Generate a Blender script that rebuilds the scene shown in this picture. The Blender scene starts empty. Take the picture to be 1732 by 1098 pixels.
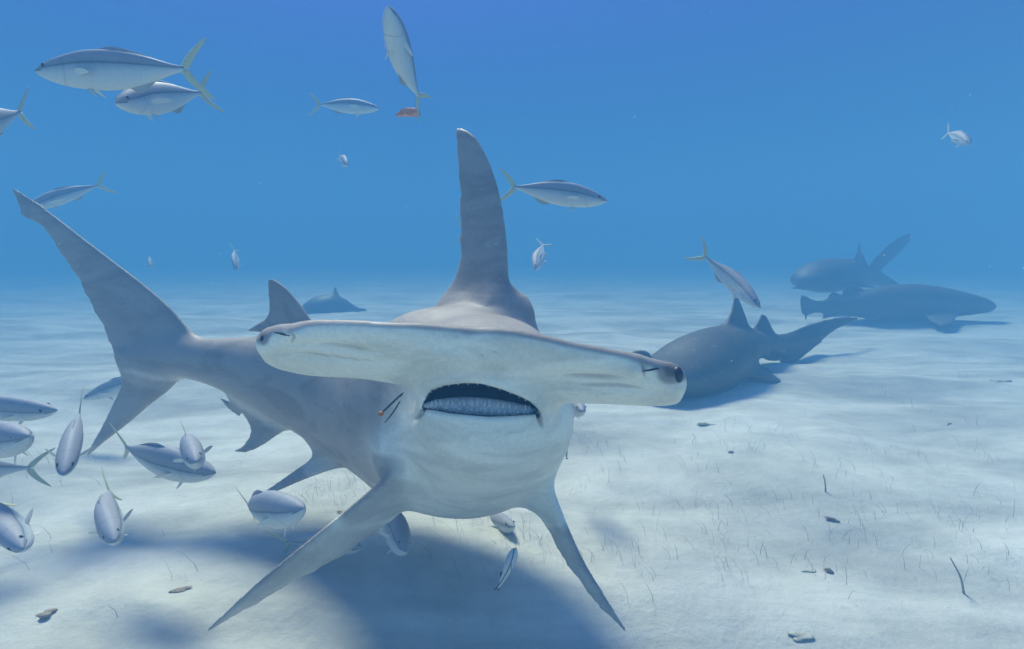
import bpy, math, random
import numpy as np
import openvdb as vdb
from mathutils import Vector, Matrix

random.seed(7)
rng = np.random.default_rng(7)
sc = bpy.context.scene
col = sc.collection

# ------------------------------------------------------------------ camera
H = 0.95                       # camera height over the sand
PITCH = math.radians(7.8)      # looking slightly down
F = 866.0                      # focal length in photo pixels (1732 wide, 90 degrees)
cam_d = bpy.data.cameras.new('camera')
cam_d.sensor_width = 36.0
cam_d.lens = 18.0
cam_d.clip_start = 0.02
cam_d.clip_end = 1000.0
cam = bpy.data.objects.new('camera', cam_d)
col.objects.link(cam)
cam.location = (0, 0, H)
cam.rotation_euler = (math.pi / 2 - PITCH, 0, 0)
sc.camera = cam

CP, SP = math.cos(PITCH), math.sin(PITCH)


def W(px, py, z):
    """place of a point seen at photo pixel px,py at distance z along the view axis"""
    x = (px - 866.0) / F * z
    y = -(py - 549.0) / F * z
    return np.array([x, z * CP + y * SP, H - z * SP + y * CP])


# ------------------------------------------------------------------ light
SUN_DIR = Vector((0.22, -0.54, -0.82)).normalized()      # the way the light travels
elev = math.asin(-SUN_DIR.z)
azim = math.atan2(-SUN_DIR.x, -SUN_DIR.y)                # clockwise from +Y
world = bpy.data.worlds.new('World')
sc.world = world
world.use_nodes = True
wt = world.node_tree
wt.nodes.clear()
w_out = wt.nodes.new('ShaderNodeOutputWorld')
w_bg = wt.nodes.new('ShaderNodeBackground')
w_sky = wt.nodes.new('ShaderNodeTexSky')
w_sky.sky_type = 'NISHITA'
w_sky.sun_disc = False
w_sky.sun_elevation = elev
w_sky.sun_rotation = azim
# daylight dims and turns blue along its way through the sea (Beer-Lambert): short way overhead, long way near the horizon
WATER_K = (1.2, 1.40, 0.66)
w_tc = wt.nodes.new('ShaderNodeTexCoord')
w_sep = wt.nodes.new('ShaderNodeSeparateXYZ')
wt.links.new(w_tc.outputs['Generated'], w_sep.inputs[0])
w_up = wt.nodes.new('ShaderNodeMath')
w_up.operation = 'MAXIMUM'
w_up.inputs[1].default_value = 0.12
wt.links.new(w_sep.outputs['Z'], w_up.inputs[0])
w_rgb = wt.nodes.new('ShaderNodeCombineColor')
for i_, k_ in enumerate(WATER_K):
    w_d = wt.nodes.new('ShaderNodeMath')
    w_d.operation = 'DIVIDE'
    w_d.inputs[0].default_value = -k_
    wt.links.new(w_up.outputs[0], w_d.inputs[1])
    w_e = wt.nodes.new('ShaderNodeMath')
    w_e.operation = 'EXPONENT'
    wt.links.new(w_d.outputs[0], w_e.inputs[0])
    wt.links.new(w_e.outputs[0], w_rgb.inputs[i_])
w_mul = wt.nodes.new('ShaderNodeMix')
w_mul.data_type = 'RGBA'
w_mul.blend_type = 'MULTIPLY'
w_mul.inputs['Factor'].default_value = 1.0
wt.links.new(w_rgb.outputs['Color'], w_mul.inputs['B'])
wt.links.new(w_sky.outputs['Color'], w_mul.inputs['A'])
wt.links.new(w_mul.outputs['Result'], w_bg.inputs['Color'])
w_bg.inputs['Strength'].default_value = 0.15
wt.links.new(w_bg.outputs['Background'], w_out.inputs['Surface'])

sun_d = bpy.data.lights.new('sun', 'SUN')
sun_d.energy = 3.0
sun_d.angle = math.radians(16.0)
sun_d.color = (1.0, 0.955, 0.80)
sun = bpy.data.objects.new('sun', sun_d)
col.objects.link(sun)
sun.rotation_euler = SUN_DIR.to_track_quat('-Z', 'Y').to_euler()
sun.location = (0, 6, 8)

sc.view_settings.view_transform = 'Standard'
sc.view_settings.look = 'None'
sc.view_settings.exposure = 1.65
sc.view_settings.gamma = 1.0
sc.view_settings.use_curve_mapping = False
sc.cycles.use_denoising = True
sc.cycles.max_bounces = 8
sc.cycles.diffuse_bounces = 3
sc.cycles.volume_bounces = 2
sc.cycles.use_adaptive_sampling = True
sc.cycles.sample_clamp_indirect = 6.0


# ------------------------------------------------------------------ materials
class NT:
    def __init__(self, name):
        self.m = bpy.data.materials.new(name)
        self.m.use_nodes = True
        self.t = self.m.node_tree
        self.t.nodes.clear()
        self.out = self.n('ShaderNodeOutputMaterial')

    def n(self, kind, **kw):
        nd = self.t.nodes.new(kind)
        for k, v in kw.items():
            setattr(nd, k, v)
        return nd

    def link(self, a, b):
        self.t.links.new(a, b)

    def attr(self, name):
        return self.n('ShaderNodeAttribute', attribute_name=name).outputs['Fac']

    def coords(self, kind='Object', scale=(1, 1, 1)):
        tc = self.n('ShaderNodeTexCoord')
        mp = self.n('ShaderNodeMapping')
        mp.inputs['Scale'].default_value = scale
        self.link(tc.outputs[kind], mp.inputs['Vector'])
        return mp.outputs['Vector']

    def noise(self, vec, scale, detail=4, rough=0.55, dist=0.0):
        nd = self.n('ShaderNodeTexNoise')
        nd.inputs['Scale'].default_value = scale
        nd.inputs['Detail'].default_value = detail
        nd.inputs['Roughness'].default_value = rough
        nd.inputs['Distortion'].default_value = dist
        self.link(vec, nd.inputs['Vector'])
        return nd.outputs['Fac']

    def math(self, op, a, b=0.0, c=None, clamp=False):
        nd = self.n('ShaderNodeMath', operation=op, use_clamp=clamp)
        for i, v in enumerate([a, b] + ([c] if c is not None else [])):
            if isinstance(v, (int, float)):
                nd.inputs[i].default_value = v
            else:
                self.link(v, nd.inputs[i])
        return nd.outputs[0]

    def ramp(self, fac, stops, interp='LINEAR'):
        nd = self.n('ShaderNodeValToRGB')
        cr = nd.color_ramp
        cr.interpolation = interp
        while len(cr.elements) < len(stops):
            cr.elements.new(0.5)
        for e, (p, c) in zip(cr.elements, stops):
            e.position = p
            e.color = (c[0], c[1], c[2], 1) if not isinstance(c, (int, float)) else (c, c, c, 1)
        self.link(fac, nd.inputs['Fac'])
        return nd.outputs['Color']

    def mix(self, fac, a, b, blend='MIX'):
        nd = self.n('ShaderNodeMix', data_type='RGBA', blend_type=blend)
        for key, v in (('Factor', fac), ('A', a), ('B', b)):
            if isinstance(v, (int, float)):
                nd.inputs[key].default_value = v
            elif isinstance(v, tuple):
                nd.inputs[key].default_value = (*v, 1)
            else:
                self.link(v, nd.inputs[key])
        return nd.outputs['Result']

    def bump(self, height, strength, dist):
        nd = self.n('ShaderNodeBump')
        nd.inputs['Strength'].default_value = strength
        nd.inputs['Distance'].default_value = dist
        self.link(height, nd.inputs['Height'])
        return nd.outputs['Normal']

    def bsdf(self, color, rough=0.5, spec=0.3, normal=None, trans=0.0, sss=0.0):
        nd = self.n('ShaderNodeBsdfPrincipled')
        if isinstance(color, tuple):
            nd.inputs['Base Color'].default_value = (*color, 1)
        else:
            self.link(color, nd.inputs['Base Color'])
        if isinstance(rough, (int, float)):
            nd.inputs['Roughness'].default_value = rough
        else:
            self.link(rough, nd.inputs['Roughness'])
        nd.inputs['Specular IOR Level'].default_value = spec
        if normal is not None:
            self.link(normal, nd.inputs['Normal'])
        self.link(nd.outputs['BSDF'], self.out.inputs['Surface'])
        return nd


def shark_material(name, dark, mid, pale):
    t = NT(name)
    v = t.coords('Object')
    s = t.attr('shade')                        # 0 back ... 1 belly
    n1 = t.noise(v, 9.0, 6, 0.6)
    n2 = t.noise(v, 38.0, 5, 0.65)
    e = t.math('ADD', s, t.math('MULTIPLY', t.math('SUBTRACT', n1, 0.5), 0.16))
    e = t.math('ADD', e, t.math('MULTIPLY', t.math('SUBTRACT', n2, 0.5), 0.08))
    c = t.ramp(e, [(0.0, tuple(a * .42 for a in dark)), (0.12, dark), (0.36, mid), (0.52, tuple(0.5 * a + 0.5 * b for a, b in zip(mid, pale))), (0.66, pale), (1.0, pale)])
    blot = t.ramp(t.noise(t.coords('Object', (1, 1, 2.6)), 5.0, 5, 0.6, 0.6), [(0.36, 0.80), (0.47, 0.93), (0.56, 1.04)])
    c = t.mix(1.0, c, blot, 'MULTIPLY')
    fine = t.ramp(t.noise(v, 120.0, 3, 0.6), [(0.3, 0.93), (0.7, 1.05)])
    c = t.mix(1.0, c, fine, 'MULTIPLY')
    scar = t.ramp(t.noise(t.coords('Object', (3, 3, 14)), 5.5, 2, 0.4, 1.5), [(0.70, 0.0), (0.73, 1.0)])
    c = t.mix(t.math('MULTIPLY', scar, 0.35), c, (0.55, 0.55, 0.53))
    pv = t.n('ShaderNodeTexVoronoi')
    pv.inputs['Scale'].default_value = 115.0
    t.link(v, pv.inputs['Vector'])
    pores = t.math('MULTIPLY', t.ramp(pv.outputs['Distance'], [(0.10, 1.0), (0.20, 0.0)]), t.ramp(n1, [(0.46, 0.0), (0.60, 1.0)]))
    c = t.mix(t.math('MULTIPLY', pores, 0.22), c, (0.16, 0.16, 0.16))
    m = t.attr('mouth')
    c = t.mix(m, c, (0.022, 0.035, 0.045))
    nb = t.bump(t.math('ADD', t.noise(v, 260.0, 3, 0.6), t.math('MULTIPLY', n2, 0.8)), 0.22, 0.002)
    t.bsdf(c, t.ramp(n2, [(0.3, 0.46), (0.7, 0.6)]), 0.28, nb)
    return t.m


M = {}
M['hammer'] = shark_material('hammerhead_skin', (0.36, 0.31, 0.275), (0.43, 0.375, 0.33), (0.92, 0.86, 0.71))
M['nurse'] = shark_material('nurse_shark_skin', (0.09, 0.085, 0.07), (0.11, 0.105, 0.085), (0.24, 0.23, 0.20))


def sand_material():
    t = NT('sand')
    v = t.coords('Object')
    a = t.noise(v, 0.9, 6, 0.6, 0.4)
    b = t.noise(v, 7.0, 6, 0.65)
    g = t.noise(v, 420.0, 2, 0.5)
    band = t.noise(t.coords('Object', (0.55, 1.9, 1)), 1.1, 5, 0.55, 0.9)  # soft bands painted into the sand colour in place of caustic light
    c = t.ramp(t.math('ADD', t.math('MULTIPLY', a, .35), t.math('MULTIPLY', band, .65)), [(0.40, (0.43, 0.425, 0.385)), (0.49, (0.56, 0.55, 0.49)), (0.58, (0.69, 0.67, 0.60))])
    c = t.mix(1.0, c, t.ramp(b, [(0.28, 0.88), (0.6, 1.03)]), 'MULTIPLY')
    c = t.mix(1.0, c, t.ramp(g, [(0.25, 0.90), (0.7, 1.05)]), 'MULTIPLY')
    speck = t.ramp(t.noise(v, 55.0, 2, 0.5), [(0.70, 0.0), (0.76, 1.0)])
    c = t.mix(t.math('MULTIPLY', speck, 0.30), c, (0.25, 0.24, 0.20))
    hgt = t.math('ADD', t.math('MULTIPLY', b, 1.0), t.math('MULTIPLY', t.noise(v, 30.0, 5, 0.6), 0.25))
    t.bsdf(c, 0.95, 0.1, t.bump(hgt, 0.5, 0.03))
    return t.m


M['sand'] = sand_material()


def fish_material():
    t = NT('jack_scales')
    v = t.attr('v')            # -1 belly .. 1 back
    u = t.attr('u')            # 0 snout .. 1 tail root
    nz = t.noise(t.coords('Object'), 30.0, 4, 0.6)
    vv = t.math('ADD', t.math('MULTIPLY', v, 0.5), t.math('ADD', 0.5, t.math('MULTIPLY', t.math('SUBTRACT', nz, 0.5), 0.05)))
    c = t.ramp(vv, [(0.0, (0.66, 0.68, 0.65)), (0.40, (0.56, 0.60, 0.62)), (0.585, (0.34, 0.41, 0.46)),
                    (0.635, (0.15, 0.18, 0.22)), (0.68, (0.31, 0.33, 0.37)), (0.80, (0.38, 0.38, 0.41)), (1.0, (0.34, 0.36, 0.41))])
    # mouth slit and gill cover edge
    slit = t.math('MULTIPLY', t.math('LESS_THAN', t.math('ABSOLUTE', t.math('SUBTRACT', v, 0.02)), 0.09), t.math('LESS_THAN', u, 0.075))
    c = t.mix(t.math('MULTIPLY', slit, 0.75), c, (0.07, 0.06, 0.06))
    ug = t.math('ADD', u, t.math('MULTIPLY', t.math('MULTIPLY', v, v), 0.05))
    gill = t.ramp(t.math('ABSOLUTE', t.math('SUBTRACT', ug, 0.245)), [(0.0, 1.0), (0.012, 0.0)])
    c = t.mix(t.math('MULTIPLY', gill, 0.35), c, (0.20, 0.22, 0.25))
    sc1 = t.n('ShaderNodeTexVoronoi')
    sc1.inputs['Scale'].default_value = 95.0
    t.link(t.coords('Object', (1, 1, 1.4)), sc1.inputs['Vector'])
    c = t.mix(1.0, c, t.ramp(sc1.outputs['Distance'], [(0.1, 1.03), (0.8, 0.92)]), 'MULTIPLY')
    t.bsdf(c, 0.58, 0.30, t.bump(sc1.outputs['Distance'], 0.12, 0.002))
    return t.m


M['jack'] = fish_material()


def fin_material(name, a, b):
    t = NT(name)
    n = t.noise(t.coords('Object', (1, 1, 1)), 60.0, 4, 0.6)
    wv = t.n('ShaderNodeTexWave', wave_type='BANDS', bands_direction='Z')
    wv.inputs['Scale'].default_value = 45.0
    wv.inputs['Distortion'].default_value = 2.0
    t.link(t.coords('Object'), wv.inputs['Vector'])
    c = t.ramp(n, [(0.3, a), (0.7, b)])
    c = t.mix(1.0, c, t.ramp(wv.outputs['Fac'], [(0.0, 0.88), (1.0, 1.04)]), 'MULTIPLY')
    p = t.bsdf(c, 0.55, 0.3)
    return t.m


M['yellow_fin'] = fin_material('yellow_fin', (0.55, 0.56, 0.36), (0.62, 0.63, 0.44))
M['grey_fin'] = fin_material('grey_fin', (0.34, 0.35, 0.36), (0.46, 0.46, 0.46))
M['pale_fin'] = fin_material('pale_fin', (0.60, 0.62, 0.58), (0.70, 0.72, 0.68))


def plain(name, c, rough=0.5, spec=0.3, scale=60.0, amt=0.15):
    t = NT(name)
    n = t.noise(t.coords('Object'), scale, 4, 0.6)
    cc = t.mix(1.0, c, t.ramp(n, [(0.3, 1 - amt), (0.7, 1 + amt)]), 'MULTIPLY')
    t.bsdf(cc, rough, spec)
    return t.m


M['eye'] = plain('eye_black', (0.03, 0.035, 0.045), 0.42, 0.35, 40, 0.05)
M['fish_eye'] = plain('fish_eye', (0.05, 0.045, 0.05), 0.15, 0.6, 40, 0.05)
M['slit'] = plain('nostril_shade', (0.035, 0.04, 0.045), 0.9, 0.0)
M['iris'] = plain('iris_grey', (0.20, 0.22, 0.22), 0.3, 0.5, 200, 0.2)
M['gum'] = plain('gum_grey', (0.40, 0.40, 0.41), 0.45, 0.4, 90, 0.30)
M['tooth'] = plain('tooth_white', (0.60, 0.60, 0.55), 0.3, 0.5, 60, 0.05)
M['orange'] = plain('orange_scrap', (0.66, 0.30, 0.22), 0.7, 0.2, 80, 0.25)
M['black_metal'] = plain('dark_spike', (0.035, 0.03, 0.03), 0.35, 0.5)
M['rust'] = plain('rust_tip', (0.45, 0.16, 0.05), 0.6, 0.3)
M['red'] = plain('red_mouth', (0.45, 0.05, 0.03), 0.5, 0.4)
M['grass'] = plain('dull_seagrass', (0.24, 0.27, 0.21), 0.7, 0.2, 20, 0.3)
M['weed'] = plain('brown_weed', (0.34, 0.28, 0.22), 0.8, 0.1, 90, 0.4)
M['twig'] = plain('dark_twig', (0.32, 0.32, 0.28), 0.8, 0.1, 90, 0.4)
M['shell'] = plain('pale_shell_bit', (0.47, 0.45, 0.36), 0.7, 0.2, 90, 0.25)
M['snow'] = plain('plankton', (0.70, 0.72, 0.72), 0.8, 0.1)


# ------------------------------------------------------------------ mesh helpers
def mesh_obj(name, V, Fc, mat, parent=None, smooth=True):
    me = bpy.data.meshes.new(name)
    me.from_pydata([tuple(map(float, p)) for p in V], [], [tuple(int(i) for i in f) for f in Fc])
    me.update()
    if smooth:
        me.polygons.foreach_set('use_smooth', [True] * len(me.polygons))
    me.materials.append(mat)
    o = bpy.data.objects.new(name, me)
    col.objects.link(o)
    if parent:
        o.parent = parent
    return o


def tag(o, label=None, cat=None, group=None, kind=None):
    if label: o['label'] = label
    if cat: o['category'] = cat
    if group: o['group'] = group
    if kind: o['kind'] = kind
    return o


def catmull(P, n):
    """resample rows of P (k,d) to n rows with a Catmull-Rom curve over the given knots"""
    P = np.asarray(P, float)
    k = len(P)
    Q = np.vstack([2 * P[0] - P[1], P, 2 * P[-1] - P[-2]])
    ts = np.linspace(0, k - 1 - 1e-9, n)
    i = ts.astype(int)
    f = (ts - i)[:, None]
    a, b, c, d = Q[i], Q[i + 1], Q[i + 2], Q[i + 3]
    return 0.5 * (2 * b + (c - a) * f + (2 * a - 5 * b + 4 * c - d) * f ** 2 + (3 * b - a - 3 * c + d) * f ** 3)


def rings_to_mesh(R):
    """closed tube from rings (n, m, 3), capped"""
    n, m, _ = R.shape
    V = list(R.reshape(-1, 3))
    Fc = []
    for i in range(n - 1):
        for j in range(m):
            a, b = i * m + j, i * m + (j + 1) % m
            c, d = b + m, a + m
            Fc += [(a, b, c), (a, c, d)]
    V.append(R[0].mean(0)); V.append(R[-1].mean(0))
    c0, c1 = len(V) - 2, len(V) - 1
    for j in range(m):
        Fc.append((c0, (j + 1) % m, j))
        Fc.append((c1, (n - 1) * m + j, (n - 1) * m + (j + 1) % m))
    return np.array(V), np.array(Fc)


def loft(secs, n=60, m=40, up=(0, 0, 1), sup=2.0, calm=0):
    """secs: rows (cx,cy,cz, half width, half height). Section plane is square to the spine."""
    S = catmull(secs, n)
    C = S[:, :3]
    T = np.gradient(C, axis=0)
    T /= np.linalg.norm(T, axis=1)[:, None]
    for _ in range(calm):
        T[1:-1] = (T[:-2] + T[1:-1] + T[2:]) / 3
        T /= np.linalg.norm(T, axis=1)[:, None]
    up = np.asarray(up, float)
    R = []
    th = np.linspace(0, 2 * np.pi, m, endpoint=False)
    cs, sn = np.cos(th), np.sin(th)
    ex = 2.0 / sup
    cs = np.sign(cs) * abs(cs) ** ex
    sn = np.sign(sn) * abs(sn) ** ex
    for c, t, rw, rh in zip(C, T, S[:, 3], S[:, 4]):
        s = np.cross(t, up); s /= np.linalg.norm(s)
        u = np.cross(s, t)
        R.append(c + np.outer(cs, s) * max(rw, 1e-4) + np.outer(sn, u) * max(rh, 1e-4))
    return rings_to_mesh(np.array(R))


def wing(L, T, th, n=36, m=28, blunt=0.38, rag=0.0):
    """a fin: leading edge points, trailing edge points, thickness at each station"""
    A = catmull(np.hstack([np.asarray(L, float), np.asarray(T, float), np.asarray(th, float)[:, None]]), n)
    L, T, th = A[:, :3], A[:, 3:6], A[:, 6]
    if rag:      # worn, nicked trailing edge
        q = np.arange(n)
        w_ = (np.sin(q * .9) * .5 + np.sin(q * 2.3 + 1) * .4 + np.sin(q * .37 + 2) * .6) * np.sin(np.pi * q / (n - 1))
        c_ = T - L
        T = T + c_ / (np.linalg.norm(c_, axis=1)[:, None] + 1e-6) * (rag * w_)[:, None]
    mid = (L + T) / 2
    span = np.gradient(mid, axis=0)
    # one steady normal along the span
    N = np.cross(T - L, span)
    N /= np.linalg.norm(N, axis=1)[:, None] + 1e-9
    for i in range(1, n):
        if N[i] @ N[i - 1] < 0:
            N[i] = -N[i]
    Ns = N.copy()
    for _ in range(4):
        Ns[1:-1] = (Ns[:-2] + Ns[1:-1] + Ns[2:]) / 3
    N = Ns / np.linalg.norm(Ns, axis=1)[:, None]
    R = []
    a = np.linspace(0, 2 * np.pi, m, endpoint=False)
    c = 0.5 - 0.5 * np.cos(a)                       # 0 leading .. 1 trailing
    prof = np.sin(a) * (1.0 - blunt * c ** 1.2)     # fuller towards the leading edge
    prof = np.sign(prof) * np.abs(prof) ** 0.8
    for l, t_, w, nn in zip(L, T, th, N):
        R.append(l + np.outer(c, t_ - l) + np.outer(prof * w / 2, nn))
    V, Fc = rings_to_mesh(np.array(R))
    # keep faces pointing outward
    v = V - V.mean(0)
    vol = np.einsum('ij,ij->', v[Fc[:, 0]], np.cross(v[Fc[:, 1]], v[Fc[:, 2]]))
    if vol < 0:
        Fc = Fc[:, ::-1]
    return V, Fc


def outward(V, Fc):
    v = V - V.mean(0)
    vol = np.einsum('ij,ij->', v[Fc[:, 0]], np.cross(v[Fc[:, 1]], v[Fc[:, 2]]))
    return (V, Fc[:, ::-1]) if vol < 0 else (V, Fc)


def ellipsoid(c, r, axes=None, n=18, m=24):
    V, Fc = [], []
    for i in range(n):
        a = math.pi * (i + 0.5) / n
        for j in range(m):
            b = 2 * math.pi * j / m
            V.append((math.cos(a), math.sin(a) * math.cos(b), math.sin(a) * math.sin(b)))
    R = np.array(V).reshape(n, m, 3)
    ax = np.eye(3) if axes is None else np.asarray(axes, float)
    R = np.asarray(c) + (R * np.asarray(r)) @ ax
    return outward(*rings_to_mesh(R))


class Body:
    """animal body grown as one skin: closed shapes melted together in a signed distance grid"""
    def __init__(self, lo, hi, h, band=9):
        self.h, self.band = h, band
        self.lo = np.floor(np.asarray(lo) / h).astype(int)
        self.n = np.ceil((np.asarray(hi) - np.asarray(lo)) / h).astype(int) + 1
        self.bg = h * band
        self.D = np.full(self.n, self.bg, np.float32)
        self.tr = vdb.createLinearTransform(voxelSize=h)

    def _sd(self, V, Fc):
        V = np.ascontiguousarray(V, dtype=np.float32)
        Fc = np.ascontiguousarray(Fc, dtype=np.uint32)
        g = vdb.FloatGrid.createLevelSetFromPolygons(V, triangles=Fc, transform=self.tr, halfWidth=float(self.band))
        a = np.floor(V.min(0) / self.h).astype(int) - self.band - 1
        b = np.ceil(V.max(0) / self.h).astype(int) + self.band + 1
        a = np.maximum(a, self.lo); b = np.minimum(b, self.lo + self.n)
        arr = np.empty(b - a, np.float32)
        g.copyToArray(arr, ijk=tuple(int(i) for i in a))
        sl = tuple(slice(int(a[i] - self.lo[i]), int(b[i] - self.lo[i])) for i in range(3))
        return arr, sl

    def add(self, mesh, k=0.03):
        d, sl = self._sd(*mesh)
        a = self.D[sl]
        k = min(k, self.bg)
        hh = np.maximum(k - np.abs(a - d), 0) / k
        self.D[sl] = np.minimum(a, d) - hh * hh * k * 0.25

    def cut(self, mesh, k=0.01):
        d, sl = self._sd(*mesh)
        a = self.D[sl]
        b = -d
        hh = np.maximum(k - np.abs(a - b), 0) / k
        self.D[sl] = np.maximum(a, b) + hh * hh * k * 0.25

    def mesh(self, smooth=2):
        g = vdb.FloatGrid(self.bg)
        g.transform = self.tr
        g.copyFromArray(self.D, ijk=tuple(int(i) for i in self.lo), tolerance=0.0)
        out = g.convertToPolygons(isovalue=0.0, adaptivity=0.0)
        P, Q = out[0], out[-1]
        P = np.array(P, float); Q = np.array(Q, int)[:, ::-1]
        E = np.vstack([Q[:, [0, 1]], Q[:, [1, 2]], Q[:, [2, 3]], Q[:, [3, 0]]])
        for _ in range(smooth):
            S = np.zeros_like(P); c = np.zeros(len(P))
            for a, b in ((0, 1), (1, 0)):
                for ax in range(3):
                    S[:, ax] += np.bincount(E[:, a], P[E[:, b], ax], len(P))
                c += np.bincount(E[:, a], minlength=len(P))
            P = P * 0.5 + 0.5 * S / np.maximum(c, 1)[:, None]
        # vertex normals
        fn = np.cross(P[Q[:, 2]] - P[Q[:, 0]], P[Q[:, 3]] - P[Q[:, 1]])
        N = np.zeros_like(P)
        for k in range(4):
            for ax in range(3):
                N[:, ax] += np.bincount(Q[:, k], fn[:, ax], len(P))
        N /= np.linalg.norm(N, axis=1)[:, None] + 1e-12
        c0 = P.mean(0)
        vol = np.einsum('ij,ij->', P[Q[:, 0]] - c0, fn)
        if vol < 0:
            Q = Q[:, ::-1].copy(); N = -N
        return P, Q, N


def quad_obj(name, P, Q, mat, attrs, origin):
    me = bpy.data.meshes.new(name)
    P = P - np.asarray(origin)
    me.vertices.add(len(P)); me.vertices.foreach_set('co', P.astype(np.float32).ravel())
    me.loops.add(Q.size); me.loops.foreach_set('vertex_index', Q.astype(np.int32).ravel())
    me.polygons.add(len(Q))
    me.polygons.foreach_set('loop_start', np.arange(0, Q.size, 4, dtype=np.int32))
    me.polygons.foreach_set('use_smooth', np.ones(len(Q), dtype=bool))
    me.update(calc_edges=True)
    for k, a in attrs.items():
        at = me.attributes.new(k, 'FLOAT', 'POINT')
        at.data.foreach_set('value', np.asarray(a, np.float32))
    me.materials.append(mat)
    o = bpy.data.objects.new(name, me)
    o.location = origin
    col.objects.link(o)
    return o


def unit(v):
    v = np.asarray(v, float)
    return v / np.linalg.norm(v)


def sm(x, a, b):
    t = np.clip((x - a) / (b - a), 0, 1)
    return t * t * (3 - 2 * t)


# ------------------------------------------------------------------ noise for terrain
def vnoise(x, y, seed):
    xi, yi = np.floor(x).astype(int), np.floor(y).astype(int)
    fx, fy = x - xi, y - yi
    fx = fx * fx * (3 - 2 * fx); fy = fy * fy * (3 - 2 * fy)

    def h(i, j):
        n = (i * 374761393 + j * 668265263 + seed * 144665) & 0x7fffffff
        n = ((n ^ (n >> 13)) * 1274126177) & 0x7fffffff
        return ((n ^ (n >> 16)) & 0xffff) / 65535.0
    return (h(xi, yi) * (1 - fx) + h(xi + 1, yi) * fx) * (1 - fy) + (h(xi, yi + 1) * (1 - fx) + h(xi + 1, yi + 1) * fx) * fy


def sand_h(x, y):
    x = np.asarray(x, float); y = np.asarray(y, float)
    wx = x + 0.9 * (vnoise(x * 0.5 + 3, y * 0.5, 11) - 0.5)
    wy = y + 0.9 * (vnoise(x * 0.45, y * 0.6 + 8, 12) - 0.5) + 0.12 * x
    z = 0.11 * (vnoise(wx * 0.42, wy * 1.15, 1) - 0.5)
    z += 0.065 * (vnoise(wx * 0.95 + 7, wy * 2.4, 2) - 0.5)
    z += 0.026 * (vnoise(wx * 2.3, wy * 5.2, 3) - 0.5)
    z += 0.012 * (vnoise(wx * 4.1, wy * 11.0, 6) - 0.5)
    z += 0.007 * (vnoise(x * 7, y * 11, 4) - 0.5)
    z += 0.25 * (vnoise(x * 0.09, y * 0.12, 5) - 0.5) * sm(y, 6, 30)
    near = np.clip(np.hypot(x, y) / 60.0, 0, 1)
    return z * (1 - 0.6 * near)


def build_sand():
    def axis(lo, hi, fine_lo, fine_hi, d, g):
        pts = list(np.arange(fine_lo, fine_hi, d))
        s, p = d, fine_hi
        while p < hi:
            pts.append(p); s *= g; p += s
        pts.append(hi)
        s, p, left = d, fine_lo, []
        while p - s > lo:
            s *= g; p -= s; left.append(p)
        left.append(lo)
        return np.array(sorted(set(left + pts)))
    xs = axis(-110, 110, -3.2, 3.6, 0.025, 1.03)
    ys = axis(-60, 150, 0.4, 5.0, 0.022, 1.018)
    X, Y = np.meshgrid(xs, ys)
    Z = sand_h(X, Y)
    P = np.stack([X, Y, Z], -1).reshape(-1, 3)
    nx, ny = len(xs), len(ys)
    i = (np.arange(ny - 1)[:, None] * nx + np.arange(nx - 1)[None]).ravel()
    Q = np.stack([i, i + 1, i + nx + 1, i + nx], -1)
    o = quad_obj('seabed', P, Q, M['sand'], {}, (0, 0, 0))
    tag(o, 'rippled white sand seabed under the sharks', None, None, 'structure')
    return o


build_sand()


# ------------------------------------------------------------------ haze
def box(name, lo, hi):
    V = [(x, y, z) for x in (lo[0], hi[0]) for y in (lo[1], hi[1]) for z in (lo[2], hi[2])]
    Fc = [(0, 1, 3, 2), (4, 6, 7, 5), (0, 4, 5, 1), (2, 3, 7, 6), (0, 2, 6, 4), (1, 5, 7, 3)]
    me = bpy.data.meshes.new(name)
    me.from_pydata(V, [], Fc)
    me.update()
    o = bpy.data.objects.new(name, me)
    col.objects.link(o)
    return o


hz = box('haze', (-112, -62, -1.4), (112, 152, 5.0))
hm = bpy.data.materials.new('sea_water_haze')
hm.use_nodes = True
ht = hm.node_tree
ht.nodes.clear()
ho = ht.nodes.new('ShaderNodeOutputMaterial')
hv = ht.nodes.new('ShaderNodeVolumePrincipled')
hv.inputs['Density'].default_value = 0.150
hv.inputs['Color'].default_value = (0.15, 0.405, 0.715, 1)
hv.inputs['Absorption Color'].default_value = (0.0, 0.04, 0.05, 1)
hv.inputs['Anisotropy'].default_value = -0.35
ht.links.new(hv.outputs['Volume'], ho.inputs['Volume'])
hz.data.materials.append(hm)
tag(hz, 'blue sea water haze around everything', None, None, 'stuff')


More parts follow.
